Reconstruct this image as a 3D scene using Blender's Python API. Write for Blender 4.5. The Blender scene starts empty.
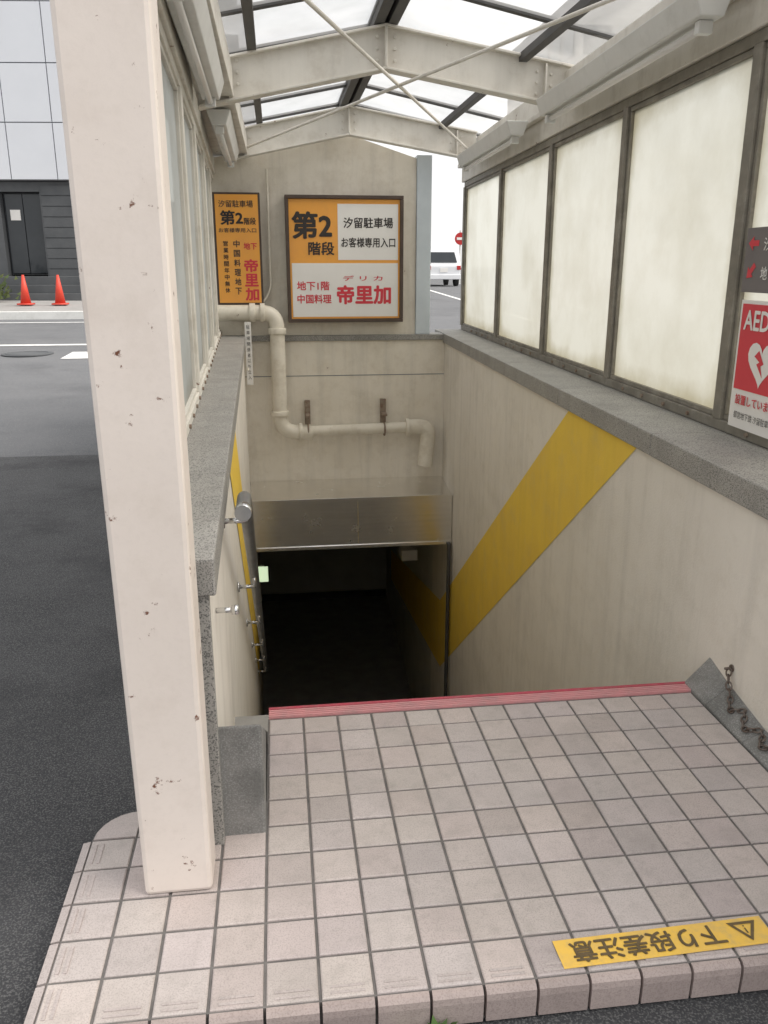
import bpy, math, random
from mathutils import Vector, Matrix
random.seed(7)
scene=bpy.context.scene
COL=scene.collection
# ------------------------------------------------ materials
def mat(name,c1,c2=None,scale=4,rough=.6,metal=0,bump=.15,bscale=80,rust=0,rscale=14,streak=0,
        speck=None,spscale=220,spamt=.5,trans=None,attr=False,mott=None,mott2=None,rustc=(.16,.06,.03),bmap=None,cmap=None):
    m=bpy.data.materials.new(name); m.use_nodes=True
    nt=m.node_tree; N=nt.nodes; L=nt.links
    b=N['Principled BSDF']; b.inputs['Roughness'].default_value=rough; b.inputs['Metallic'].default_value=metal
    tc=N.new('ShaderNodeTexCoord'); co=tc.outputs['Object']
    def noise(s,det=5,r=.6,mp=None):
        n=N.new('ShaderNodeTexNoise'); n.inputs['Scale'].default_value=s; n.inputs['Detail'].default_value=det; n.inputs['Roughness'].default_value=r
        if mp:
            q=N.new('ShaderNodeMapping'); q.inputs['Scale'].default_value=mp; L.new(co,q.inputs['Vector']); L.new(q.outputs[0],n.inputs['Vector'])
        else: L.new(co,n.inputs['Vector'])
        return n.outputs[0]
    def ramp(src,a,bb):
        r=N.new('ShaderNodeMapRange'); r.inputs[1].default_value=a; r.inputs[2].default_value=bb; L.new(src,r.inputs[0]); return r.outputs[0]
    def mix(f,a,bb,t='MIX'):
        x=N.new('ShaderNodeMix'); x.data_type='RGBA'; x.blend_type=t
        for sock,v in ((x.inputs[0],f),(x.inputs[6],a),(x.inputs[7],bb)):
            if isinstance(v,(int,float)): sock.default_value=v
            elif isinstance(v,tuple): sock.default_value=(*v,1)
            else: L.new(v,sock)
        return x.outputs[2]
    c2=c2 or tuple(v*.8 for v in c1)
    col=mix(ramp(noise(scale,5,.6,cmap),.35,.7),c1,c2)
    if speck: 
        f=N.new('ShaderNodeMath'); f.operation='MULTIPLY'; L.new(ramp(noise(spscale,2,.5),.5,.62),f.inputs[0]); f.inputs[1].default_value=min(1,spamt*2)
        col=mix(f.outputs[0],col,speck)
    for mo in (mott,mott2):
        if mo:
            f=N.new('ShaderNodeMath'); f.operation='MULTIPLY'; L.new(ramp(noise(mo[1],6,.7),.50,.70),f.inputs[0]); f.inputs[1].default_value=mo[2]
            col=mix(f.outputs[0],col,mo[0])
    if streak:
        f=N.new('ShaderNodeMath'); f.operation='MULTIPLY'; L.new(ramp(noise(1,4,.6,(9,9,.7)),.5,.8),f.inputs[0]); f.inputs[1].default_value=streak
        col=mix(f.outputs[0],col,tuple(v*.35 for v in c1))
    if rust:
        col=mix(ramp(noise(rscale,6,.7),.76-rust*.12,.80-rust*.12),col,rustc)
    if attr:
        a=N.new('ShaderNodeAttribute'); a.attribute_name='tint'; col=mix(1.0,col,a.outputs['Color'],'MULTIPLY')
    L.new(col,b.inputs['Base Color'])
    rr=N.new('ShaderNodeMapRange'); rr.inputs[3].default_value=max(0,rough-.08); rr.inputs[4].default_value=min(1,rough+.12); L.new(noise(6,5,.6),rr.inputs[0]); L.new(rr.outputs[0],b.inputs['Roughness'])
    if bump:
        bp=N.new('ShaderNodeBump'); bp.inputs['Strength'].default_value=bump; bp.inputs['Distance'].default_value=.01
        L.new(noise(bscale,6,.65,bmap),bp.inputs['Height']); L.new(bp.outputs[0],b.inputs['Normal'])
    return m
M={}
M['asph']=mat('asphalt_new',(.042,.043,.048),(.068,.069,.075),2,.85,bump=1,bscale=140,speck=(.20,.20,.20),spscale=190,spamt=.35,mott=((.026,.026,.03),1.2,.7),mott2=((.12,.12,.12),80,.4))
M['road']=mat('asphalt_old',(.105,.11,.12),(.14,.143,.152),.8,.85,bump=.4,bscale=90,speck=(.2,.2,.2),spscale=120,mott=((.07,.072,.078),.5,.6))
M['pave']=mat('paving',(.33,.32,.31),(.27,.26,.25),2,.8)
M['paint']=mat('road_paint',(.8,.8,.78),(.6,.6,.6),9,.7,mott=((.3,.3,.3),7,.4))
M['steel']=mat('painted_steel',(.80,.72,.66),(.76,.68,.62),3,.38,bump=.06,bscale=30,rust=1.0,rscale=17,mott=((.62,.54,.47),5,.35),mott2=((.50,.44,.39),60,.10))
M['beam']=mat('painted_beam',(.74,.71,.65),(.65,.62,.56),3,.5,bump=.05,bscale=30,rust=.8,rscale=10,streak=.2,mott=((.48,.43,.36),6,.4))
M['plaster']=mat('plaster_wall',(.79,.745,.675),(.73,.685,.615),1.6,.8,bump=.3,bscale=110,rust=.34,rscale=11,rustc=(.25,.22,.18),streak=.2,mott=((.58,.54,.47),2.3,.5),mott2=((.60,.54,.45),9,.25))
M['backpl']=mat('plaster_back',(.83,.775,.68),(.78,.725,.625),2,.7,bump=.2,bscale=60,rust=.5,rscale=7,streak=.25,mott=((.60,.54,.44),3,.45),mott2=((.52,.43,.31),7,.22))
M['granite']=mat('granite',(.40,.385,.36),(.31,.30,.28),5,.55,bump=.15,speck=(.12,.12,.115),spscale=230,mott=((.22,.21,.195),4,.5))
M['concrete']=mat('dark_concrete',(.24,.235,.225),(.16,.16,.155),7,.85,bump=.4,bscale=60,speck=(.3,.3,.29),spscale=200,mott=((.10,.10,.095),5,.6))
M['stepm']=mat('step_concrete',(.34,.33,.31),(.26,.25,.24),5,.85,bump=.3)
M['grout']=mat('grout',(.20,.187,.178),(.13,.122,.117),20,.95,bump=.5,bscale=200)
M['tile']=mat('floor_tile',(.55,.485,.465),(.495,.435,.417),6,.55,bump=.18,bscale=120,attr=True,speck=(.43,.375,.36),spscale=260,mott=((.35,.312,.292),2.6,.5),mott2=((.30,.268,.25),22,.35),rust=.38,rscale=26,rustc=(.17,.147,.135))
M['yellow']=mat('yellow_paint',(.88,.61,.07),(.82,.56,.08),3,.7,bump=.25,bscale=110,streak=.1,mott=((.70,.52,.18),5,.35),rust=.3,rscale=16,rustc=(.55,.50,.42))
M['frame']=mat('window_frame',(.27,.25,.21),(.18,.165,.14),8,.5,metal=.2,bump=.1,rust=.5,rscale=20,mott=((.42,.39,.34),6,.6))
M['darkst']=mat('dark_steel',(.07,.07,.07),(.11,.105,.10),6,.6,metal=.3)
M['chain']=mat('chain_steel',(.20,.17,.15),(.10,.07,.055),40,.4,metal=.6,bump=0)
M['rail']=mat('handrail_steel',(.30,.30,.30),(.22,.22,.22),6,.35,metal=.8,bump=0)
M['stain']=mat('stainless',(.92,.91,.89),(.84,.83,.81),1.5,.22,metal=1,bump=.05,bscale=1.5,bmap=(1.6,1,40),cmap=(1,1,25))
M['chrome']=mat('polished_steel',(.75,.75,.75),(.65,.65,.65),5,.2,metal=1,bump=0)
M['pipe']=mat('pipe_paint',(.80,.75,.65),(.71,.66,.56),5,.5,bump=.08,rust=.6,rscale=9,mott=((.50,.43,.33),7,.45))
M['rust']=mat('rusty_iron',(.30,.25,.20),(.20,.12,.08),25,.8,bump=.4)
M['orange']=mat('sign_orange',(.86,.39,.06),(.80,.36,.07),3,.35,bump=0,mott=((.62,.30,.09),5,.25))
M['white']=mat('sign_white',(.82,.80,.77),(.78,.76,.73),3,.35,bump=0)
M['black']=mat('sign_black',(.025,.02,.02),(.03,.025,.02),3,.4,bump=0)
M['red']=mat('sign_red',(.66,.04,.06),(.62,.04,.06),3,.4,bump=0)
M['brown']=mat('sign_frame',(.06,.04,.03),(.09,.06,.045),5,.45,rust=.2,bump=.05)
M['pink']=mat('nosing_pink',(.68,.31,.32),(.57,.29,.30),10,.7,bump=.3,mott=((.42,.29,.28),12,.7))
M['redn']=mat('nosing_red',(.50,.06,.10),(.40,.08,.10),12,.6,bump=.3,mott=((.35,.2,.2),20,.5))
M['stick']=mat('sticker_yellow',(.86,.54,.08),(.80,.51,.11),10,.5,bump=.05,mott=((.50,.37,.18),25,.5),mott2=((.45,.36,.2),6,.35))
M['stickk']=mat('sticker_ink',(.10,.07,.03),(.16,.11,.05),40,.6,bump=0)
M['cone']=mat('cone_red',(.65,.06,.03),(.6,.05,.03),5,.5)
M['bwhite']=mat('building_panel',(.70,.72,.76),(.66,.68,.72),.7,.4,bump=0)
M['bjoint']=mat('panel_joint',(.25,.26,.28),None,2,.7,bump=0)
M['bgrey']=mat('grey_stone',(.10,.105,.11),(.075,.08,.085),2,.6,bump=0)
M['tower']=mat('tower_wall',(.45,.45,.46),(.40,.40,.41),1,.7,bump=0)
M['glassd']=mat('dark_glass',(.03,.035,.04),(.02,.025,.03),1,.08,bump=0)
M['vanw']=mat('van_paint',(.75,.76,.78),(.72,.73,.75),2,.2,bump=0)
M['rubber']=mat('rubber',(.03,.03,.03),None,4,.8)
M['leaf']=mat('leaves',(.06,.10,.03),(.10,.11,.03),3,.6,bump=0)
M['weed']=mat('weed_leaf',(.08,.16,.03),(.05,.10,.02),30,.6,bump=0)
M['panel']=mat('fixture_white',(.72,.72,.70),(.66,.66,.64),4,.4,bump=0,mott=((.5,.5,.47),5,.4))
M['sidedk']=mat('dark_sign_panel',(.17,.155,.155),(.15,.135,.135),5,.45,bump=0)
M['blue']=mat('pale_blue_steel',(.62,.68,.73),(.55,.61,.66),4,.45,rust=.2,bump=.03)
M['inter']=mat('interior_wall',(.66,.64,.58),(.56,.54,.49),2,.8)
def emis(name,c,s):
    m=bpy.data.materials.new(name); m.use_nodes=True; b=m.node_tree.nodes['Principled BSDF']
    b.inputs['Base Color'].default_value=(*c,1); b.inputs['Emission Color'].default_value=(*c,1); b.inputs['Emission Strength'].default_value=s
    return m
M['exit']=emis('exit_lamp',(.62,.75,.5),1.0)
M['tail']=mat('tail_lamp',(.5,.02,.02),None,3,.3,bump=0)
def glass(name,tint,grime_shade,transp,trl,edge=True,nscale=2,cloud=.35):
    m=bpy.data.materials.new(name); m.use_nodes=True; nt=m.node_tree; N=nt.nodes; L=nt.links; N.clear()
    out=N.new('ShaderNodeOutputMaterial'); tc=N.new('ShaderNodeTexCoord')
    n=N.new('ShaderNodeTexNoise'); n.inputs['Scale'].default_value=nscale; n.inputs['Detail'].default_value=7; n.inputs['Roughness'].default_value=.65
    L.new(tc.outputs['Object'],n.inputs['Vector'])
    mr=N.new('ShaderNodeMapRange'); mr.inputs[1].default_value=.42; mr.inputs[2].default_value=.70; L.new(n.outputs[0],mr.inputs[0])
    fac=mr.outputs[0]
    def math_(op,a,b=None):
        q=N.new('ShaderNodeMath'); q.operation=op
        for i,v in enumerate((a,b)):
            if v is None: continue
            if isinstance(v,(int,float)): q.inputs[i].default_value=v
            else: L.new(v,q.inputs[i])
        return q.outputs[0]
    if edge:
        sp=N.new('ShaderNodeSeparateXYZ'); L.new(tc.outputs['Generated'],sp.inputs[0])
        ey=math_('ABSOLUTE',math_('SUBTRACT',sp.outputs[1],.5)); ez=math_('ABSOLUTE',math_('SUBTRACT',sp.outputs[2],.5))
        # rounded-rectangle distance so that dirt gathers in the corners
        e=math_('POWER',math_('ADD',math_('POWER',math_('MULTIPLY',ey,2.0),9.0),math_('POWER',math_('MULTIPLY',ez,2.0),9.0)),.1111)
        e=math_('ADD',e,math_('MULTIPLY',math_('SUBTRACT',n.outputs[0],.5),.22))
        r2=N.new('ShaderNodeMapRange'); r2.inputs[1].default_value=.86; r2.inputs[2].default_value=1.05; L.new(e,r2.inputs[0])
        low=N.new('ShaderNodeMapRange'); low.inputs[1].default_value=.5; low.inputs[2].default_value=0; low.inputs[4].default_value=.22; L.new(sp.outputs[2],low.inputs[0])  # tones the pane down towards the bottom, painting weaker light into its colour
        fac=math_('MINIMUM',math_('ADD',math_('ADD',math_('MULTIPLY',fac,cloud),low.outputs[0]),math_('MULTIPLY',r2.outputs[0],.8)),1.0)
    mc=N.new('ShaderNodeMix'); mc.data_type='RGBA'; mc.inputs[6].default_value=(*tint,1); mc.inputs[7].default_value=(*grime_shade,1); L.new(fac,mc.inputs[0])
    d=N.new('ShaderNodeBsdfDiffuse'); t=N.new('ShaderNodeBsdfTranslucent'); g=N.new('ShaderNodeBsdfGlossy'); g.inputs['Roughness'].default_value=.35
    tr=N.new('ShaderNodeBsdfTransparent'); L.new(mc.outputs[2],d.inputs[0]); L.new(mc.outputs[2],t.inputs[0]); L.new(mc.outputs[2],tr.inputs[0])
    m1=N.new('ShaderNodeMixShader'); m1.inputs[0].default_value=trl; L.new(d.outputs[0],m1.inputs[1]); L.new(t.outputs[0],m1.inputs[2])
    m2=N.new('ShaderNodeMixShader'); m2.inputs[0].default_value=transp; L.new(m1.outputs[0],m2.inputs[1]); L.new(tr.outputs[0],m2.inputs[2])
    m3=N.new('ShaderNodeMixShader'); lw=N.new('ShaderNodeFresnel'); L.new(math_('MULTIPLY',lw.outputs[0],.25),m3.inputs[0]); L.new(m2.outputs[0],m3.inputs[1]); L.new(g.outputs[0],m3.inputs[2])
    L.new(m3.outputs[0],out.inputs[0]); return m
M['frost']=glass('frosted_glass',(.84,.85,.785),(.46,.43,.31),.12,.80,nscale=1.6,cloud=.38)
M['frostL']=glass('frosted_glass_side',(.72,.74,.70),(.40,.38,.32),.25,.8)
M['roofg']=glass('roof_glass',(.99,.99,.99),(.84,.85,.84),.80,.95,edge=False,nscale=3)
# ------------------------------------------------ mesh helpers
def empty(name):
    e=bpy.data.objects.new(name,None); COL.objects.link(e); return e
class MB:
    def __init__(s): s.v=[]; s.f=[]; s.c=[]
    def add(s,vs,fs,c=None):
        o=len(s.v); s.v+= [tuple(v) for v in vs]; s.f+=[tuple(o+i for i in f) for f in fs]; s.c+=[c]*len(fs)
    def hexa(s,p,c=None):
        s.add(p,[(0,3,2,1),(4,5,6,7),(0,1,5,4),(1,2,6,5),(2,3,7,6),(3,0,4,7)],c)
    def box(s,x0,x1,y0,y1,z0,z1,c=None):
        s.hexa([(x0,y0,z0),(x1,y0,z0),(x1,y1,z0),(x0,y1,z0),(x0,y0,z1),(x1,y0,z1),(x1,y1,z1),(x0,y1,z1)],c)
    def wbox(s,fa,fb,y0,y1,z0,z1,z0b=None,z1b=None):
        z0b=z0 if z0b is None else z0b; z1b=z1 if z1b is None else z1b
        s.hexa([(fa(y0),y0,z0),(fb(y0),y0,z0),(fb(y1),y1,z0b),(fa(y1),y1,z0b),(fa(y0),y0,z1),(fb(y0),y0,z1),(fb(y1),y1,z1b),(fa(y1),y1,z1b)])
    def prism(s,pts,axis,a,b):
        n=len(pts)
        def P(p,t):
            return {'y':(p[0],t,p[1]),'z':(p[0],p[1],t),'x':(t,p[0],p[1])}[axis]
        vs=[P(p,a) for p in pts]+[P(p,b) for p in pts]
        fs=[tuple(range(n-1,-1,-1)),tuple(range(n,2*n))]+[(i,(i+1)%n,n+(i+1)%n,n+i) for i in range(n)]
        s.add(vs,fs)
    def cyl(s,a,b,r,n=16,r2=None):
        a=Vector(a);b=Vector(b); r2=r if r2 is None else r2; d=(b-a).normalized(); q=d.orthogonal().normalized(); w=d.cross(q)
        vs=[];
        for c,rr in ((a,r),(b,r2)):
            for i in range(n):
                t=2*math.pi*i/n; vs.append(c+rr*(math.cos(t)*q+math.sin(t)*w))
        s.add(vs,[tuple(range(n-1,-1,-1)),tuple(range(n,2*n))]+[(i,(i+1)%n,n+(i+1)%n,n+i) for i in range(n)])
    def torus(s,mtx,R,r,stretch=1,n=14,k=8):
        vs=[];fs=[]
        for i in range(n):
            t=2*math.pi*i/n
            for j in range(k):
                u=2*math.pi*j/k
                vs.append(mtx@Vector(((R+r*math.cos(u))*math.cos(t)*stretch,(R+r*math.cos(u))*math.sin(t),r*math.sin(u))))
                fs.append((i*k+j,((i+1)%n)*k+j,((i+1)%n)*k+(j+1)%k,i*k+(j+1)%k))
        s.add(vs,fs)
    def obj(s,name,m,parent=None,bev=0,smooth=False):
        me=bpy.data.meshes.new(name); me.from_pydata(s.v,[],s.f); me.update()
        if any(c is not None for c in s.c):
            at=me.color_attributes.new('tint','FLOAT_COLOR','CORNER')
            for p in me.polygons:
                c=s.c[p.index] or (1,1,1)
                for li in p.loop_indices: at.data[li].color=(*c,1)
        o=bpy.data.objects.new(name,me); COL.objects.link(o)
        if m: me.materials.append(M[m] if isinstance(m,str) else m)
        if parent: o.parent=parent
        if bev:
            b=o.modifiers.new('b','BEVEL'); b.width=bev; b.segments=2; b.limit_method='ANGLE'; b.angle_limit=.6
        if smooth:
            for p in me.polygons: p.use_smooth=len(p.vertices)<=4
        return o
def one(name,m,parent,fn,bev=0,smooth=False):
    b=MB(); fn(b); return b.obj(name,m,parent,bev,smooth)
def pipe(name,pts,r,m,parent,rc=.1):
    P=[Vector(p) for p in pts]; out=[P[0]]
    for i in range(1,len(P)-1):
        a=(P[i-1]-P[i]).normalized(); c=(P[i+1]-P[i]).normalized(); q=min(rc,(P[i-1]-P[i]).length*.45,(P[i+1]-P[i]).length*.45)
        s0=P[i]+a*q; s1=P[i]+c*q
        for k in range(9):
            t=k/8; out.append((1-t)**2*s0+2*t*(1-t)*P[i]+t*t*s1)
    out.append(P[-1])
    cu=bpy.data.curves.new(name,'CURVE'); cu.dimensions='3D'; cu.bevel_depth=r; cu.bevel_resolution=6; cu.use_fill_caps=True
    sp=cu.splines.new('POLY'); sp.points.add(len(out)-1)
    for i,p in enumerate(out): sp.points[i].co=(*p,1)
    cu.materials.append(M[m]); o=bpy.data.objects.new(name,cu); COL.objects.link(o); o.parent=parent; return o
def text(s,name,m,parent,origin,right,up,box,bold=.012,keep=False):
    cu=bpy.data.curves.new(name,'FONT'); cu.body=s; cu.resolution_u=3
    o=bpy.data.objects.new('tmp',cu); COL.objects.link(o); bpy.context.view_layer.update()
    dg=bpy.context.evaluated_depsgraph_get(); me=bpy.data.meshes.new_from_object(o.evaluated_get(dg)); bpy.data.objects.remove(o)
    if not me.vertices: return None
    co=[v.co.copy() for v in me.vertices]; pf=[tuple(p.vertices) for p in me.polygons]; bpy.data.meshes.remove(me)
    xs=[v.x for v in co]; ys=[v.y for v in co]; h=max(ys)-min(ys)
    x0,x1,y0,y1=min(xs),max(xs),min(ys),max(ys); u0,v0,u1,v1=box
    R=Vector(right).normalized();U=Vector(up).normalized();O=Vector(origin); Nn=R.cross(U); sx=(u1-u0)/(x1-x0); sy=(v1-v0)/(y1-y0)
    sh=[(0,0)] if bold<=0 else [(bold,bold*.5),(-bold,bold*.5),(bold,-bold*.5),(-bold,-bold*.5),(0,bold),(0,-bold)]
    b=MB()
    for i,(dx,dy) in enumerate(sh):
        b.add([O+R*(u0+(c.x-x0+dx)*sx)+U*(v0+(c.y-y0+dy)*sy)+Nn*(i*.0002) for c in co],pf)
    return b.obj(name,m,parent)
# ------------------------------------------------ plan
XL=lambda y:-.20-.023*(y-2.03)
XLw=lambda y:-.37-.035*(y-2)
XLo=lambda y:-.40-.035*(y-2.03)
XR=lambda y:1.5125+.035*y
XRw=lambda y:1.865+.030*y
XRo=lambda y:1.865+.030*y+.09
def off(f,d): return lambda y:f(y)+d
def gz(y):
    if y<7: return -.1
    if y<22: return -.1+(y-7)*.4/15
    if y<38: return .3+(y-22)*.4/16
    return .7
YB=9.15
# ground
g=MB()
xs=[-600,-60,-12,-3,-.385,1.95,4,12,60,600]; ys=[-300,-20,1.47,2.66,7,YB+.15,22,38,80,900]
for i in range(len(xs)-1):
    for j in range(len(ys)-1):
        if xs[i]==-.385 and ys[j] in (2.66,7): continue
        a,b,c,d=xs[i],xs[i+1],ys[j],ys[j+1]
        g.add([(a,c,gz(c)),(b,c,gz(c)),(b,d,gz(d)),(a,d,gz(d))],[(0,1,2,3)])
g.obj('ground','road')
r=MB()
for (a,b,c,d) in ((-30,-.42,-20,7.0),(-30,-.42,7.0,7.6),(-.42,12,-20,1.44)):
    r.add([(a,c,gz(c)+.004),(b,c,gz(c)+.004),(b,d,gz(d)+.004),(a,d,gz(d)+.004)],[(0,1,2,3)])
r.obj('asphalt_road','asph')
rm=MB()
def mark(a,b,c,d,sk=0):
    rm.add([(a,c,gz(c)+.008),(b,c+sk,gz(c+sk)+.008),(b,d+sk,gz(d+sk)+.008),(a,d,gz(d)+.008)],[(0,1,2,3)])
mark(-30,-2.0,16.2,16.42); mark(-3.55,-2.9,14.3,15.2); mark(-30,-2,20.9,21.05); mark(6.2,6.35,20,37.9); mark(9,9.15,20,37.9)
rm.obj('road_marking','paint')
mh=MB(); mh.cyl((-4.25,15.0,gz(15)+.0),(-4.25,15.0,gz(15)+.016),.42,28); mh.torus(Matrix.Translation((-4.25,15.0,gz(15)+.014)),.34,.012,n=28)
mh.obj('manhole_cover','bgrey')
# far pavement + kerb
sw=empty('far_pavement')
one('slab','pave',sw,lambda b:b.hexa([(-40,22.1,gz(22)+.0),(-1.5,22.1,gz(22)),(-1.5,27,gz(22)),(-40,27,gz(22)),(-40,22.1,gz(22)+.17),(-1.5,22.1,gz(22)+.17),(-1.5,27,.62),(-40,27,.62)]))
one('kerb','panel',sw,lambda b:b.box(-40,-1.45,21.93,22.1,.2,gz(22)+.19),.015)
# ------------------------------------------------ tiled pavement
T=.1225
pl=empty('tiled_pavement')
def slab(b):
    pts=[(-.57,1.45),(1.5125,1.45),(1.5125,2.665),(-.082,2.665),(-.082,2.6),(-.082,2.185),(-.45,2.185)]
    for k in range(1,6):
        t=math.radians(90+90*k/5); pts.append((-.45+.12*math.cos(t),2.065+.12*math.sin(t)))
    b.prism(pts,'z',-.12,-.005)
one('bed','grout',pl,slab)
tb=MB(); 
def tile(x0,x1,y0,y1,zt=0,e=.004,gp=.003):
    br=random.choice((1,1,1,1,.96,.93,.88))*random.uniform(.94,1.05); c=(br*random.uniform(.98,1.02),br,br*random.uniform(.975,1.02))
    dz=random.uniform(-.0008,.0008); x0+=gp;x1-=gp;y0+=gp;y1-=gp
    v=[(x0,y0,-.009),(x1,y0,-.009),(x1,y1,-.009),(x0,y1,-.009)]
    v+=[(x0+.001,y0+.001,zt-.0025+dz),(x1-.001,y0+.001,zt-.0025+dz),(x1-.001,y1-.001,zt-.0025+dz),(x0+.001,y1-.001,zt-.0025+dz)]
    v+=[(x0+e,y0+e,zt+dz),(x1-e,y0+e,zt+dz),(x1-e,y1-e,zt+dz),(x0+e,y1-e,zt+dz)]
    f=[(8,9,10,11)]
    for i in range(4):
        j=(i+1)%4; f+=[(i,j,4+j,4+i),(4+i,4+j,8+j,8+i)]
    tb.add(v,f,c)
for k in range(-4,13):
    for j in range(0,10):
        x0=-.08+k*T; y0=1.45+j*T; x1=x0+T; y1=min(y0+T,2.655)
        if k<0 and j>=6: continue
        if k==-4 and j==5: continue
        tile(x0,x1,y0,y1)
# rounded corner tile
cx,cy=-.45,2.065; pts=[(cx+.001,cy+.001)]+[(cx-.115*math.sin(math.radians(a)),cy+.115*math.cos(math.radians(a))) for a in range(0,91,15)]
n=len(pts); tb.add([(p[0],p[1],-.009) for p in pts]+[(p[0],p[1],0) for p in pts],[tuple(range(n,2*n))]+[(i,(i+1)%n,n+(i+1)%n,n+i) for i in range(n)],(.95,.95,.95))
# front nosing face tiles
for k in range(-4,13):
    x0=-.08+k*T+.0035; x1=x0+T-.007; br=random.uniform(.75,.95)
    pr=[(1.449,-.004),(1.438,-.006),(1.430,-.014),(1.428,-.03),(1.430,-.088),(1.449,-.09)]
    m_=len(pr); tb.add([(x0,p[0],p[1]) for p in pr]+[(x1,p[0],p[1]) for p in pr],[tuple(range(m_)),tuple(range(2*m_-1,m_-1,-1))]+[(i,m_+i,m_+(i+1)%m_,(i+1)%m_) for i in range(m_)],(br*.9,br*.84,br*.82))
for j in range(0,5):
    y0=1.45+j*T+.0035; y1=y0+T-.007; tb.hexa([(-.595,y0,-.09),(-.571,y0,-.09),(-.571,y1,-.09),(-.595,y1,-.09),(-.592,y0,-.006),(-.571,y0,-.002),(-.571,y1,-.002),(-.592,y1,-.006)],(.9,.9,.9))
# low moulded grips on the border tiles
for j in range(0,5):
    y0=1.45+j*T; 
    for q in range(2):
        x=-.556+q*.018; tb.box(x,x+.008,y0+.022,y0+T-.022,-.002,.0022,(.92,.92,.92))
for k in range(-3,13):
    x0=-.08+k*T
    for q in range(2):
        y=1.462+q*.016; tb.box(x0+.022,x0+T-.022,y,y+.007,-.002,.0020,(.92,.92,.92))
tb.obj('tiles','tile',pl)
# mortar skirting right
SKY=((1.2,2.3,.03,.05),(2.3,2.55,.05,.085),(2.55,2.72,.085,.12))
one('mortar_skirting','concrete',pl,lambda b:[b.hexa([(1.514,y0,-.1),(XR(y0)+.01,y0,-.1),(XR(y1)+.01,y1,-.1),(1.514,y1,-.1),(1.516,y0,-.002+h0*.1),(XR(y0)+.01,y0,h0),(XR(y1)+.01,y1,h1),(1.516,y1,-.002+h1*.1)]) for (y0,y1,h0,h1) in SKY],.004)
# nosing
ns=empty('step_nosing')
def nb(b):
    for i in range(4): b.box(-.078,1.53,2.664+i*.0125,2.672+i*.0125,-.02,.006)
one('ribs','pink',ns,nb,.001)
one('base','pink',ns,lambda b:b.box(-.079,1.531,2.662,2.712,-.03,.001))
one('edge','redn',ns,lambda b:b.box(-.08,1.532,2.713,2.728,-.04,.007),.002)
# stairs
st=MB(); Y0=2.72
for i in range(28):
    st.wbox(XL,XR,Y0+i*.28,Y0+(i+1)*.28,-5.3,-.18*(i+1)) if i<27 else None
st.wbox(XL,XR,Y0+27*.28,16,-5.3,-.18*28)
st.wbox(XL,XR,2.55,Y0,-5.3,-.125)
st.obj('stairway','stepm')
# stringer
one('stair_stringer','concrete',None,lambda b:b.hexa([(-.25,2.035,-.01),(-.082,2.035,-.01),(-.16,8.9,-5.2),(-.36,8.9,-5.2),(-.25,2.035,.35),(-.082,2.035,.35),(-.16,8.9,-3.95),(-.36,8.9,-3.95)]),.008)
# ------------------------------------------------ walls
wl=empty('concrete_wall')
one('body','plaster',wl,lambda b:[b.wbox(XLo,XL,2.03,YB+.25,-.5,.75),b.wbox(XLo,XL,2.3,YB+.25,-5.3,-.5)])
one('coping','granite',wl,lambda b:[b.wbox(off(XLo,-.02),off(XL,.022),y0+.002,y1-.002,.75,.85) for y0,y1 in ((1.985,2.9),(2.9,4.2),(4.2,5.5),(5.5,6.8),(6.8,8.1),(8.1,YB-.01))],.006)
one('end_cladding','granite',wl,lambda b:b.box(-.402,-.197,1.998,2.028,-.005,.748),.003)
def band(b,F,d):
    x=lambda y:F(y)+d
    q=[(3.59,.745),(4.63,.745),(9.1,-2.3),(9.0,-3.13)]
    b.add([(x(y),y,z) for y,z in q],[(0,1,2,3)])
    q=[(9.0,-3.13),(9.1,-2.3),(15,-3.7),(15,-4.3)]
    b.add([(x(y),y,z) for y,z in q],[(0,1,2,3)])
one('yellow_band','yellow',wl,lambda b:band(b,XL,.003))
wr=empty('concrete_wall')
one('body','plaster',wr,lambda b:b.wbox(XR,XRo,.9,YB+.6,-5.3,.75))
one('coping','granite',wr,lambda b:[b.wbox(off(XR,-.022),off(XRo,.02),y0+.002,y1-.002,.75,.85) for y0,y1 in ((.9,2.0),(2.0,3.4),(3.4,4.8),(4.8,6.2),(6.2,7.6),(7.6,8.9),(8.9,YB+.6))],.006)
one('yellow_band','yellow',wr,lambda b:band(b,XR,-.003))
wb=empty('back_wall')
one('lower','backpl',wb,lambda b:b.box(XL(YB)-.02,XR(YB)+.02,YB,YB+.2,-1.6,.78))
one('ledge','granite',wb,lambda b:b.box(XL(YB)-.01,XR(YB)+.01,YB-.03,YB+.25,.78,.84),.006)
one('upper','backpl',wb,lambda b:b.prism([(-.62,.84),(1.5,.84),(1.5,2.63),(.78,2.85),(-.62,2.60)],'y',YB+.02,YB+.16))
one('seam','bjoint',wb,lambda b:b.box(XL(YB)+.002,XR(YB)-.002,YB-.003,YB,.40,.408))
one('post','blue',wb,lambda b:b.box(1.502,1.66,YB-.01,YB+.14,.842,2.66),.006)
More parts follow.
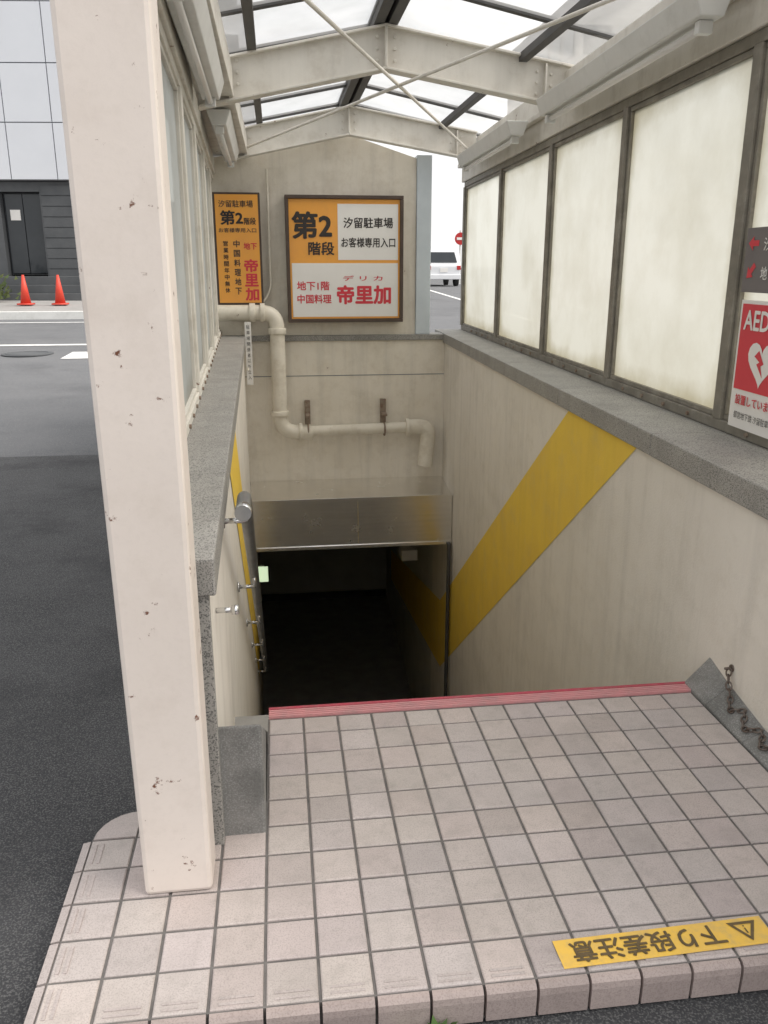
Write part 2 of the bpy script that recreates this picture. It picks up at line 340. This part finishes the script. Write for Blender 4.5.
# interior
it=empty('underground_passage')
one('side_wall_1','inter',it,lambda b:b.wbox(off(XL,-.3),XL,YB+.251,16,-5.3,-1.3))
one('side_wall_2','inter',it,lambda b:b.wbox(XR,off(XR,.3),YB+.601,16,-5.3,-1.3))
one('end_wall','inter',it,lambda b:b.box(-1,2.6,16,16.3,-5.3,-1.3))
one('ceiling','inter',it,lambda b:b.hexa([(-.9,YB+.2,-1.6),(2.5,YB+.2,-1.6),(2.5,16,-2.6),(-.9,16,-2.6),(-.9,YB+.2,-1.3),(2.5,YB+.2,-1.3),(2.5,16,-1.3),(-.9,16,-1.3)]))
one('dark_skirting','darkst',it,lambda b:b.box(-.5,2.05,15.96,15.998,-5.04,-4.9))
es=empty('exit_sign')
one('housing','white',es,lambda b:b.box(-.40,-.30,10.9,10.96,-2.66,-2.42),.005)
one('lit_face','exit',es,lambda b:b.box(-.395,-.245,10.885,10.899,-2.65,-2.43))
sc=empty('security_camera')
def scf(b): b.cyl((1.55,9.9,-1.72),(1.55,9.9,-1.86),.05); b.box(1.45,1.65,9.7,9.95,-2.0,-1.86)
one('body','panel',sc,scf,.01)
# corner downpipe inside
pipe('corner_conduit',[(XR(8.3)-.035,8.36,-1.33),(XR(8.3)-.035,8.36,-4.0)],.022,'darkst',None)
# stainless box
sb=empty('stainless_duct_cover')
one('box','stain',sb,lambda b:b.hexa([(XL(8.4)+.004,8.4,-1.34),(XR(8.4)-.004,8.4,-1.34),(XR(YB)-.004,YB-.001,-1.5),(XL(YB)+.004,YB-.001,-1.5),(XL(8.4)+.004,8.4,-.80),(XR(8.4)-.004,8.4,-.80),(XR(YB)-.004,YB-.001,-.765),(XL(YB)+.004,YB-.001,-.765)]),.008)
one('lip','stain',sb,lambda b:[b.box(XL(8.4)+.01,XR(8.4)-.01,8.385,8.398,-.82,-.785),b.box(XL(8.4)+.01,XR(8.4)-.01,8.385,8.398,-1.345,-1.31),b.box(.78,.786,8.393,8.399,-1.30,-.83)],.002)
# ------------------------------------------------ windows
def windows(name,W,side,ys,fm,gm):
    e=empty(name); s=side
    lo,hi=.90,2.40
    one('bottom_rail',fm,e,lambda b:b.wbox(off(W,-.03),off(W,.03),ys[0],ys[-1],.852,.90),.004)
    one('top_rail',fm,e,lambda b:b.wbox(off(W,-.03),off(W,.03),ys[0],ys[-1],hi,hi+.05),.004)
    def mul(b):
        for i,y in enumerate(ys):
            w=.034
            b.hexa([(W(y)-.035,y-w,.9),(W(y)+.035,y-w,.9),(W(y)+.035,y+w,.9),(W(y)-.035,y+w,.9),(W(y)-.035,y-w,hi),(W(y)+.035,y-w,hi),(W(y)+.035,y+w,hi),(W(y)-.035,y+w,hi)])
    one('mullions',fm,e,mul,.004)
    def bead(b):
        for a,c in zip(ys[:-1],ys[1:]):
            a+=.035;c-=.035
            for (z0,z1) in ((.901,.925),(hi-.025,hi-.001)): b.wbox(off(W,-.018),off(W,.018),a,c,z0,z1)
            b.wbox(off(W,-.018),off(W,.018),a,a+.022,.926,hi-.026); b.wbox(off(W,-.018),off(W,.018),c-.022,c,.926,hi-.026)
    one('glazing_beads',fm,e,bead,.003)
    for i,(a,c) in enumerate(zip(ys[:-1],ys[1:])):
        one('pane_%d'%(i+1),gm,e,lambda b:b.add([(W(a+.05),a+.05,.915),(W(c-.05),c-.05,.915),(W(c-.05),c-.05,hi-.015),(W(a+.05),a+.05,hi-.015)],[(0,1,2,3)]))
    def bolts(b):
        for y in ys[:-1]:
            for k in range(1,5):
                yy=y+k*.28; b.cyl((W(yy)-s*.030,yy,.876),(W(yy)-s*.040,yy,.876),.010,8)
    one('bolts','rust',e,bolts)
    return e
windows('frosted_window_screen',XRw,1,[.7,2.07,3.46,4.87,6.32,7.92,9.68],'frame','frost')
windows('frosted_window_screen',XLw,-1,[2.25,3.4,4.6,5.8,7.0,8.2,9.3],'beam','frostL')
# ------------------------------------------------ canopy
cp=empty('entrance_canopy')
one('column','steel',cp,lambda b:b.hexa([(-.388,1.82,0),(-.217,1.82,0),(-.217,1.95,0),(-.388,1.95,0),(-.408,1.82,2.72),(-.217,1.82,2.72),(-.217,1.95,2.72),(-.408,1.95,2.72)]),.012)
one('column_right','steel',cp,lambda b:b.box(1.98,2.14,.9,1.03,.85,2.72),.012)
def frame(b,y,d=.12):
    L=(-.46,2.555);A=(.78,2.815);Rr=(2.08,2.60);h=.255
    for P,Q in ((L,A),(A,Rr)):
        b.prism([P,Q,(Q[0],Q[1]+h),(P[0],P[1]+h)],'y',y-.015,y+.015)
        for dz in (0,h):
            b.prism([(P[0],P[1]+dz-.008),(Q[0],Q[1]+dz-.008),(Q[0],Q[1]+dz+.008),(P[0],P[1]+dz+.008)],'y',y-d/2,y+d/2)
    b.box(A[0]-.008,A[0]+.008,y-d/2+.002,y+d/2-.002,A[1]+.009,A[1]+h-.009)
    b.box(L[0]+.2,L[0]+.212,y-d/2+.002,y+d/2-.002,2.61,2.84)
    b.box(Rr[0]-.212,Rr[0]-.2,y-d/2+.002,y+d/2-.002,2.65,2.87)
    for x in (A[0]-.06,A[0]+.06,Rr[0]-.16,Rr[0]-.26,L[0]+.26):
        for dz in (.06,.13,.20):
            zz=(A[1]-abs(x-A[0])*.18)+dz; b.cyl((x,y-.016,zz),(x,y-.028,zz),.011,6)
for i,y in enumerate((1.9,3.05,6.1,8.98)):
    one('portal_frame_%d'%(i+1),'beam',cp,lambda b:frame(b,y),.003)
def eave(b):
    b.box(-.38,-.23,1.7,10.1,2.62,2.80)
    b.box(-.66,-.39,1.7,10.1,2.64,2.69)
one('left_eave_beam','beam',cp,eave,.006)
one('left_header','beam',cp,lambda b:b.wbox(off(XLw,-.05),off(XLw,.05),1.96,9.4,2.452,2.60),.006)
one('left_gutter','panel',cp,lambda b:b.box(-.78,-.66,1.7,10.1,2.62,2.78),.01)
def reave(b):
    b.wbox(off(XRw,-.05),off(XRw,.06),.9,9.75,2.452,2.62)
    b.wbox(off(XRw,-.10),off(XRw,-.05),.9,9.75,2.60,2.64)
    b.wbox(off(XRw,-.03),off(XRw,.10),.9,10.1,2.66,2.83)
one('right_eave_beam','beam',cp,reave,.006)
# roof
ridge=3.135
def rz(x): return ridge-.20*abs(x-.78)
def bars(b):
    for x0,x1 in ((.70,.765),(.795,.86)):
        b.box(x0,x1,1.6,10.2,3.075,3.135)
    for x in (-.1,1.72):
        b.box(x-.03,x+.03,1.6,10.2,rz(x)-.065,rz(x)-.012)
    for x in (-.62,2.28):
        b.box(x-.03,x+.03,1.6,10.2,rz(x)-.06,rz(x)+.0)
    for i in range(10):
        y=1.62+i*.95
        for xa,xb in ((-.59,.70),(.86,2.25)):
            za=rz(xa);zb=rz(xb)
            b.prism([(xa,za-.004),(xb,zb-.004),(xb,zb+.03),(xa,za+.03)],'y',y-.022,y+.022)
one('roof_bars','darkst',cp,bars,.003)
for sname,xa,xb in (('roof_glazing_1',-.70,.70),('roof_glazing_2',.86,2.36)):
    def rg(b):
        for i in range(9):
            y=1.62+i*.95; b.add([(xa,y+.023,rz(xa)+.012),(xb,y+.023,rz(xb)+.012),(xb,y+.927,rz(xb)+.012),(xa,y+.927,rz(xa)+.012)],[(0,1,2,3)])
    one(sname,'roofg',cp,rg)
one('ridge_cap','darkst',cp,lambda b:b.box(.69,.87,1.6,10.2,3.137,3.15))
pipe('brace_rod_1',[(-.3,3.1,2.74),(2.03,9.0,2.68)],.011,'beam',cp)
pipe('brace_rod_2',[(2.03,3.1,2.76),(-.3,9.0,2.66)],.011,'beam',cp)
def fix(name,xf,y0,y1):
    e=empty('fluorescent_light')
    def hb(b):
        b.hexa([(xf(y0)-.05,y0,2.50),(xf(y0)+.05,y0,2.50),(xf(y1)+.05,y1,2.50),(xf(y1)-.05,y1,2.50),(xf(y0)-.085,y0,2.60),(xf(y0)+.085,y0,2.60),(xf(y1)+.085,y1,2.60),(xf(y1)-.085,y1,2.60)])
    one('housing','panel',e,hb,.006)
    one('tube','white',e,lambda b:b.cyl((xf(y0+.1),y0+.1,2.475),(xf(y1-.1),y1-.1,2.475),.016),0,True)
    one('end_sockets','panel',e,lambda b:[b.box(xf(y)-.03,xf(y)+.03,y-.02,y+.02,2.45,2.499) for y in (y0+.07,y1-.07)],.003)
fix('a',off(XRw,-.22),3.5,5.8); fix('b',off(XRw,-.22),6.6,8.7)
fix('c',lambda y:-.30-.012*(y-2),3.3,5.5); fix('d',lambda y:-.30-.012*(y-2),6.4,8.6)
# ------------------------------------------------ signs on back wall
YS=9.0
s1=empty('parking_entrance_sign')
x0,x1,z0,z1=.12,1.34,.985,2.25; W=x1-x0; H=z1-z0
def fr(b):
    b.box(x0,x1,YS+.02,YB+.018,z0,z1)
    t=.035
    b.box(x0,x1,YS-.02,YS+.019,z1-t,z1); b.box(x0,x1,YS-.02,YS+.019,z0,z0+t)
    b.box(x0,x0+t,YS-.02,YS+.019,z0+t+.001,z1-t-.001); b.box(x1-t,x1,YS-.02,YS+.019,z0+t+.001,z1-t-.001)
one('frame','brown',s1,fr,.004)
def rect(name,m,par,u0,u1,v0,v1,lay,O,Wd,Hd):
    one(name,m,par,lambda b:b.box(O[0]+u0*Wd,O[0]+u1*Wd,O[1]-lay*.002,O[1]+.01,O[2]+v0*Hd,O[2]+v1*Hd))
O=(x0,YS+.008,z0)
rect('orange_face','orange',s1,.03,.97,.03,.97,1,O,W,H)
rect('white_panel_1','white',s1,.44,.955,.50,.935,2,O,W,H)
rect('white_panel_2','white',s1,.045,.955,.045,.475,2,O,W,H)
O2=(x0,YS+.008-.0055,z0)
def tx(s,nm,m,box,bold=.015,par=s1,O_=O2,Wd=W,Hd=H):
    text(s,nm,m,par,O_,(1,0,0),(0,0,1),(box[0]*Wd,box[1]*Hd,box[2]*Wd,box[3]*Hd),bold)
tx('第2','text_stair_number','black',(.06,.67,.385,.87),.03)
tx('階段','text_stair','black',(.19,.54,.405,.64),.022)
tx('汐留駐車場','text_parking','black',(.49,.75,.91,.83),.018)
tx('お客様専用入口','text_entrance','black',(.47,.60,.93,.675),.018)
tx('地下1階','text_floor','red',(.085,.26,.36,.33),.02)
tx('中国料理','text_cuisine','red',(.085,.155,.375,.225),.02)
tx('帝里加','text_name','red',(.43,.15,.89,.295),.035)
tx('デ リ カ','text_reading','red',(.48,.335,.82,.375),.01)
s2=empty('restaurant_sign')
a0,a1,b0,b1=-.60,-.13,1.17,2.27
one('frame','brown',s2,lambda b:b.box(a0,a1,YS+.03,YB+.018,b0,b1),.004)
one('face','orange',s2,lambda b:b.box(a0+.02,a1-.02,YS+.024,YS+.035,b0+.02,b1-.02))
O3=(a0,YS+.022,b0)
kw=dict(par=s2,O_=O3,Wd=a1-a0,Hd=b1-b0)
tx('汐留駐車場','text_1','brown',(.12,.87,.85,.93),.01,**kw)
tx('第2','text_2','black',(.15,.72,.62,.84),.03,**kw)
tx('階段','text_3','black',(.65,.72,.9,.78),.02,**kw)
tx('お客様専用入口','text_4','brown',(.1,.65,.9,.69),.01,**kw)
for i,c in enumerate('帝里加'): tx(c,'text_n%d'%i,'red',(.62,.30-i*.13,.90,.41-i*.13),.03,**kw)
for i,c in enumerate('中国料理地下'): tx(c,'text_c%d'%i,'brown',(.40,.52-i*.085,.53,.58-i*.085),.02,**kw)
for i,c in enumerate('営業時間年中無休'): tx(c,'text_d%d'%i,'black',(.18,.53-i*.06,.28,.575-i*.06),.015,**kw)
tx('地下','text_6','red',(.62,.50,.9,.56),.02,**kw); 
# hanging label
lb=empty('hanging_label'); one('board','white',lb,lambda b:b.box(-.335,-.27,8.9,8.91,.35,1.0),.002)
for i,c in enumerate('駐車場関係者以外立入'): text(c,'text_%d'%i,'black',lb,(-.335,8.897,.35),(1,0,0),(0,0,1),(.017,.58-i*.058,.05,.62-i*.058),0)
# ------------------------------------------------ pipes
dp=empty('drain_pipe')
pipe('upper_run',[(-.62,9.0,1.09),(0,9.0,1.09),(0,9.0,-.17),(.35,9.0,-.2)],.078,'pipe',dp,.16)
pipe('lower_run',[(.2,9.0,-.185),(1.45,9.0,-.16)],.060,'pipe',dp)
pipe('outlet',[(1.40,9.0,-.16),(1.64,9.0,-.16),(1.60,8.98,-.60)],.085,'pipe',dp,.14)
def col(b):
    for p,q in (((-.28,9,1.09),(-.22,9,1.09)),((-.17,9,1.09),(-.12,9,1.09)),((0,9,.93),(0,9,.87)),((0,9,.05),(0,9,0)),((.2,9,-.185),(.24,9,-.185)),((1.38,9,-.163),(1.42,9,-.162))): b.cyl(p,q,.096,20)
one('collars','pipe',dp,col,.004,True)
def br(b):
    for x in (.30,1.14):
        b.box(x-.03,x+.03,9.10,9.148,-.12,.14); b.box(x-.025,x+.025,8.93,9.10,-.02,.0); 
        b.torus(Matrix.Translation((x,9.0,-.175))@Matrix.Rotation(math.pi/2,4,'Y'),.068,.01,n=18)
one('brackets','rust',dp,br)
pipe('conduit',[(-.05,9.12,2.5),(-.05,9.12,1.3),(-.30,9.05,1.0),(-.32,8.9,.5)],.012,'pipe',dp)
# ------------------------------------------------ handrail
hr=empty('handrail')
rail=lambda y:(XL(y)+.085,y,.80-.62*(y-2.78))
pts=[(XL(2.62)+.085,2.60,.80),rail(2.78),rail(8.9)]
pipe('rail',pts,.024,'rail',hr,.08)
def bk(b):
    for k in range(6):
        y=2.85+k*1.1; p=Vector(rail(y)); w=Vector((XL(y)+.002,y,p.z-.07))
        b.cyl(w,(p.x,y,p.z-.07),.010); b.cyl((p.x,y,p.z-.075),(p.x,y,p.z-.01),.009); b.cyl(w,w+Vector((.008,0,0)),.026)
    p=Vector(pts[0]); b.cyl(p,p+Vector((0,-.05,0)),.027); 
    b.cyl((XL(2.2),2.25,.60),(XL(2.2)+.055,2.25,.60),.008); b.cyl((XL(2.2)+.045,2.25,.60),(XL(2.2)+.065,2.25,.60),.014)
one('brackets','chrome',hr,bk,0,True)
# ------------------------------------------------ warning sticker
ws=empty('floor_warning_sticker'); ang=math.radians(1.5)
R_=Vector((-math.cos(ang),-math.sin(ang),0)); U_=Vector((math.sin(ang),-math.cos(ang),0)); O4=Vector((1.135,1.558,.0035))
def quad(b,u0,v0,u1,v1,h=0):
    b.add([O4+R_*u+U_*v+Vector((0,0,h)) for u,v in ((u0,v0),(u1,v0),(u1,v1),(u0,v1))],[(0,1,2,3)])
one('tape','stick',ws,lambda b:quad(b,0,0,.535,.083))
text('下り段差注意','text','stickk',ws,O4+Vector((0,0,.0010)),R_,U_,(.12,.012,.50,.072),.02)
def tri(b):
    c=[(.02,.012),(.095,.012),(.0575,.072)]; i_=[(.034,.020),(.081,.020),(.0575,.058)]
    P=[O4+R_*u+U_*v+Vector((0,0,.0016)) for u,v in c+i_]
    b.add(P,[(0,1,4,3),(1,2,5,4),(2,0,3,5)])
    quad(b,.0555,.032,.0595,.048,.0016); quad(b,.0555,.024,.0595,.028,.0016)
one('triangle','stickk',ws,tri)
# ------------------------------------------------ side signs on right screen
def rsx(y): return XRw(y)-.050
SH=-.09
def sp(b,y0,y1,z0,z1,d=0,th=.006):
    y0+=SH;y1+=SH
    b.hexa([(rsx(y0)-th-d,y0,z0),(rsx(y0)-d,y0,z0),(rsx(y1)-d,y1,z0),(rsx(y1)-th-d,y1,z0),(rsx(y0)-th-d,y0,z1),(rsx(y0)-d,y0,z1),(rsx(y1)-d,y1,z1),(rsx(y1)-th-d,y1,z1)])
ae=empty('aed_sign')
one('board','white',ae,lambda b:sp(b,2.98,3.40,.90,1.42))
one('red_panel','red',ae,lambda b:sp(b,3.0,3.385,1.06,1.405,.007,.001))
def heart(b):
    pts=[]
    for k in range(28):
        t=2*math.pi*k/28; pts.append((16*math.sin(t)**3,13*math.cos(t)-5*math.cos(2*t)-2*math.cos(3*t)-math.cos(4*t)))
    y=3.19+SH; b.add([(rsx(y)-.0105,y-p[0]*.0062,1.185+p[1]*.0062) for p in pts],[tuple(range(28))])
one('heart','white',ae,heart)
one('heart_inner','red',ae,lambda b:b.add([(rsx(3.19+SH)-.012,3.19+SH+dy,1.185+dz) for dy,dz in ((.05,.02),(.01,.0),(.03,-.01),(-.02,-.06),(0,-.015),(-.02,-.005),(.02,.045))],[tuple(range(7))]))
Oa=Vector((rsx(3.385+SH)-.0105,3.385+SH,.90)); Ra=Vector((-.03,-1,0))
text('AED','text_aed','white',ae,Oa,Ra,(0,0,1),(.03,.405,.22,.48),.02)
text('設置しています','text_small','red',ae,Oa,Ra,(0,0,1),(.03,.10,.33,.14),.015)
text('都営地下鉄 汐留駐車場','text_small_2','black',ae,Oa,Ra,(0,0,1),(.03,.04,.33,.07),.0)
dsn=empty('direction_sign')
one('board','sidedk',dsn,lambda b:sp(b,2.98,3.42,1.45,1.70))
def arr(b,z,rot):
    pts=[(-.035,0),(0,.028),(0,.011),(.04,.011),(.04,-.011),(0,-.011),(0,-.028)]
    y=3.36+SH
    b.add([(rsx(y)-.0085,y-(p[0]*math.cos(rot)-p[1]*math.sin(rot)),z+p[0]*math.sin(rot)+p[1]*math.cos(rot)) for p in pts],[tuple(range(7))])
one('arrows','red',dsn,lambda b:[arr(b,1.64,0),arr(b,1.53,math.pi/4)])
text('汐留 新橋','text_a','white',dsn,Vector((rsx(3.3+SH)-.0085,3.30+SH,1.45)),Ra,(0,0,1),(.02,.16,.28,.21),.01)
text('地下鉄 出口','text_b','white',dsn,Vector((rsx(3.3+SH)-.0085,3.30+SH,1.45)),Ra,(0,0,1),(.02,.05,.28,.10),.01)
# chain: hung from an eyebolt on the wall, its slack heaped on the mortar skirting
ch=MB()
def skz(x,y):
    h=next((h0+(h1-h0)*(y-a)/(b-a) for a,b,h0,h1 in SKY if a<=y<=b),.05)
    return max(0,min(1,(x-1.516)/(XR(y)+.01-1.516)))*h*.95+.004
ctrl=[(XR(2.55)-.012,2.55,.145),(XR(2.53)-.022,2.53,.11),(1.572,2.49,None),(1.548,2.44,None),(1.580,2.41,None),(1.556,2.37,None),(1.540,2.33,None),(1.574,2.30,None),(1.560,2.26,None),(1.537,2.23,None),(1.566,2.19,None),(1.580,2.15,None),(1.551,2.11,None),(1.560,2.04,None),(1.572,1.94,None)]
cpx=[Vector((x,y,skz(x,y)+.010 if z is None else z)) for x,y,z in ctrl]
poly=[]
for i in range(len(cpx)-1):
    p0=cpx[max(0,i-1)];p1=cpx[i];p2=cpx[i+1];p3=cpx[min(len(cpx)-1,i+2)]
    for s_ in range(20):
        t=s_/20; poly.append(.5*((2*p1)+(-p0+p2)*t+(2*p0-5*p1+4*p2-p3)*t*t+(-p0+3*p1-3*p2+p3)*t**3))
acc=0;last=poly[0];k=0
for i in range(1,len(poly)):
    acc+=(poly[i]-poly[i-1]).length
    if acc>=.0235:
        acc=0; d=(poly[i]-last).normalized(); q=d.to_track_quat('X','Z').to_matrix().to_4x4()
        ch.torus(Matrix.Translation((poly[i]+last)/2)@q@Matrix.Rotation((k%2)*math.pi/2+.4,4,'X'),.0098,.0031,1.5,12,7); last=poly[i]; k+=1
ch.cyl((XR(2.55)+.005,2.55,.148),(XR(2.55)-.03,2.55,.148),.005,8); ch.cyl((XR(2.55)-.001,2.55,.148),(XR(2.55)-.006,2.55,.148),.014,10)
ch.obj('chain','chain',None,0,True)
# weed
wd=MB()
for k in range(40):
    a=random.random()*6.28; l=random.uniform(.02,.06); c=Vector((.28+random.uniform(-.07,.07),1.405+random.uniform(-.02,.015),-.096)); d=Vector((math.cos(a),math.sin(a)*.6,random.uniform(.3,1.2))).normalized(); s=d.cross(Vector((0,0,1))).normalized()*l*.22
    wd.add([c,c+d*l*.5+s,c+d*l,c+d*l*.5-s],[(0,1,2,3)])
wd.obj('weed_plant','weed')
# ------------------------------------------------ traffic cones
for cxn in (-6.74,-5.84):
    z=.56; y=24.2
    b=MB(); b.box(cxn-.19,cxn+.19,y-.19,y+.19,z,z+.04); b.cyl((cxn,y,z+.04),(cxn,y,z+.78),.14,20,.03)
    b.obj('traffic_cone','cone',None,0,True)
# ------------------------------------------------ left building
ob=empty('office_building')
rot=Matrix.Translation((-5.0,27,0))@Matrix.Rotation(math.radians(-6),4,'Z')@Matrix.Translation((5.0,-27,0))
def rotp(o): 
    o.data.transform(rot); return o
rotp(one('core','bjoint',ob,lambda b:b.box(-30,-4.9,27.06,45,4.0,26)))
def pan(b):
    for i in range(18):
        for j in range(14):
            b.box(-4.9-(i+1)*1.35+.015,-4.9-i*1.35-.015,27.0,27.06,4.0+j*1.55+.015,4.0+(j+1)*1.55-.015)
    for i in range(12):
        for j in range(14):
            b.box(-4.9,-4.84,27+i*1.4+.015,27+(i+1)*1.4-.015,4.0+j*1.55+.015,4.0+(j+1)*1.55-.015)
rotp(one('cladding','bwhite',ob,pan))
def gf(b):
    b.box(-30,-8.15,27.3,45,.6,3.98); b.box(-6.95,-4.95,27.3,45,.6,3.98); b.box(-8.149,-6.951,27.3,45,3.7,3.98); b.box(-8.149,-6.951,27.6,28,1.3,3.69)
    for k in range(10): b.box(-6.9,-5.0,27.27,27.299,.9+k*.3,.9+k*.3+.27)
rotp(one('ground_floor','bgrey',ob,gf))
rotp(one('door','glassd',ob,lambda b:[b.box(-8.1,-7.56,27.5,27.55,1.35,3.65),b.box(-7.54,-7.0,27.5,27.55,1.35,3.65)],.01))
rotp(one('notice','white',ob,lambda b:b.box(-7.95,-7.65,27.48,27.498,2.9,3.2)))
rotp(one('steps','bgrey',ob,lambda b:[b.box(-12,-5.0,26.0+k*.35,27.29,.55+k*.24,.55+(k+1)*.24) for k in range(3)],.01))
one('shrub','leaf',None,lambda b:[(lambda c,a:b.add([c,c+Vector((.12*math.cos(a),.1*math.sin(a),.03)),c+Vector((.05,.03,.12))],[(0,1,2)]))(Vector((-8.1+random.gauss(0,.25),25.5+random.gauss(0,.2),.65+abs(random.gauss(0,.35)))),random.random()*6) for k in range(500)])
# towers
def tower(x0,x1,y0,y1,h,m='tower'):
    e=empty('office_tower'); one('walls',m,e,lambda b:b.box(x0,x1,y0,y1,.6,h))
    def w(b):
        nx=int((x1-x0)/3); 
        for j in range(int((h-4)/3.4)):
            for i in range(nx):
                xx=x0+.6+i*(x1-x0-.6)/nx; b.box(xx,xx+2.2,y0-.05,y0+.01,4+j*3.4,6+j*3.4)
        ny=int((y1-y0)/3)
        for j in range(int((h-4)/3.4)):
            for i in range(ny):
                yy=y0+.6+i*(y1-y0-.6)/ny; b.box(x0-.05,x0+.01,yy,yy+2.2,4+j*3.4,6+j*3.4)
    one('windows','glassd',e,w)
tower(-26,-1,62,80,30); tower(24,44,70,90,22,'pave')
# car
vn=empty('white_car'); vx,vy,vz=7.5,38,.7
def prof(b):
    b.prism([(vy,vz+.32),(vy-.02,vz+.9),(vy+.12,vz+1.0),(vy+.45,vz+1.58),(vy+2.3,vz+1.62),(vy+3.0,vz+1.0),(vy+3.8,vz+.85),(vy+3.85,vz+.32)],'x',vx-.78,vx+.78)
one('body','vanw',vn,prof,.07)
def vw(b):
    b.hexa([(vx-.62,vy+.10,vz+1.04),(vx+.62,vy+.10,vz+1.04),(vx+.62,vy+.3,vz+1.04),(vx-.62,vy+.3,vz+1.04),(vx-.54,vy+.37,vz+1.48),(vx+.54,vy+.37,vz+1.48),(vx+.54,vy+.5,vz+1.48),(vx-.54,vy+.5,vz+1.48)])
    for s in (-1,1): b.prism([(vy+.4,vz+1.02),(vy+.62,vz+1.48),(vy+2.2,vz+1.50),(vy+2.7,vz+1.02)],'x',vx+s*.77,vx+s*.79)
one('windows','glassd',vn,vw)
one('wheels','rubber',vn,lambda b:[b.cyl((vx+s*.62,yy,vz+.3),(vx+s*.79,yy,vz+.3),.3,20) for s in (-1,1) for yy in (vy+.7,vy+3.0)])
one('tail_lamps','tail',vn,lambda b:[b.box(vx+s*.68-.09,vx+s*.68+.09,vy-.04,vy+.06,vz+.72,vz+.90) for s in (-1,1)],.01)
one('bumper','vanw',vn,lambda b:b.box(vx-.77,vx+.77,vy-.10,vy+.02,vz+.30,vz+.52),.03)
one('number_plate','white',vn,lambda b:b.box(vx-.17,vx+.17,vy-.045,vy-.021,vz+.62,vz+.79))
# road sign
ts=empty('traffic_sign'); one('pole','panel',ts,lambda b:b.cyl((9.3,43,.7),(9.3,43,3.3),.05))
one('disc','tail',ts,lambda b:b.cyl((9.3,42.93,2.9),(9.3,42.9,2.9),.3,24)); one('bar','white',ts,lambda b:b.box(9.1,9.5,42.88,42.899,2.84,2.96))
# ------------------------------------------------ world, sun, camera
w=bpy.data.worlds.new('World'); scene.world=w; w.use_nodes=True; nt=w.node_tree
EL=math.radians(50); AZ=math.radians(100)
sk=nt.nodes.new('ShaderNodeTexSky'); sk.sky_type='NISHITA'; sk.sun_disc=False; sk.sun_elevation=EL; sk.sun_rotation=AZ; sk.dust_density=4.0; sk.air_density=1.0
hs=nt.nodes.new('ShaderNodeHueSaturation'); hs.inputs['Saturation'].default_value=.5
nt.links.new(sk.outputs[0],hs.inputs['Color'])
tcw=nt.nodes.new('ShaderNodeTexCoord'); cn=nt.nodes.new('ShaderNodeTexNoise'); cn.inputs['Scale'].default_value=2.2; cn.inputs['Detail'].default_value=7
nt.links.new(tcw.outputs['Generated'],cn.inputs['Vector'])
cr=nt.nodes.new('ShaderNodeMapRange'); cr.inputs[1].default_value=.3; cr.inputs[2].default_value=.6; cr.inputs[3].default_value=.5; cr.inputs[4].default_value=1; nt.links.new(cn.outputs[0],cr.inputs[0])
cm=nt.nodes.new('ShaderNodeMix'); cm.data_type='RGBA'; cm.inputs[7].default_value=(8.9,8.85,8.8,1); nt.links.new(cr.outputs[0],cm.inputs[0]); nt.links.new(hs.outputs[0],cm.inputs[6])
bg=nt.nodes['Background']; nt.links.new(cm.outputs[2],bg.inputs[0]); bg.inputs[1].default_value=.15
sl=bpy.data.lights.new('sun','SUN'); sl.energy=3.6; sl.angle=math.radians(45); sl.color=(1,.94,.86)
so=bpy.data.objects.new('sun',sl); COL.objects.link(so)
dv=Vector((math.cos(EL)*math.sin(AZ),math.cos(EL)*math.cos(AZ),math.sin(EL))); so.rotation_euler=dv.to_track_quat('Z','Y').to_euler()
cd=bpy.data.cameras.new('camera'); cam=bpy.data.objects.new('camera',cd); COL.objects.link(cam); scene.camera=cam
cam.location=(0,0,1.55); cam.rotation_euler=(math.radians(90-16.5),0,math.radians(-7.2))
cd.sensor_fit='VERTICAL'; cd.sensor_height=24; cd.lens=828/1024*24; cd.clip_end=3000; cd.clip_start=.05
scene.view_settings.view_transform='Standard'; scene.view_settings.look='None'; scene.view_settings.exposure=0
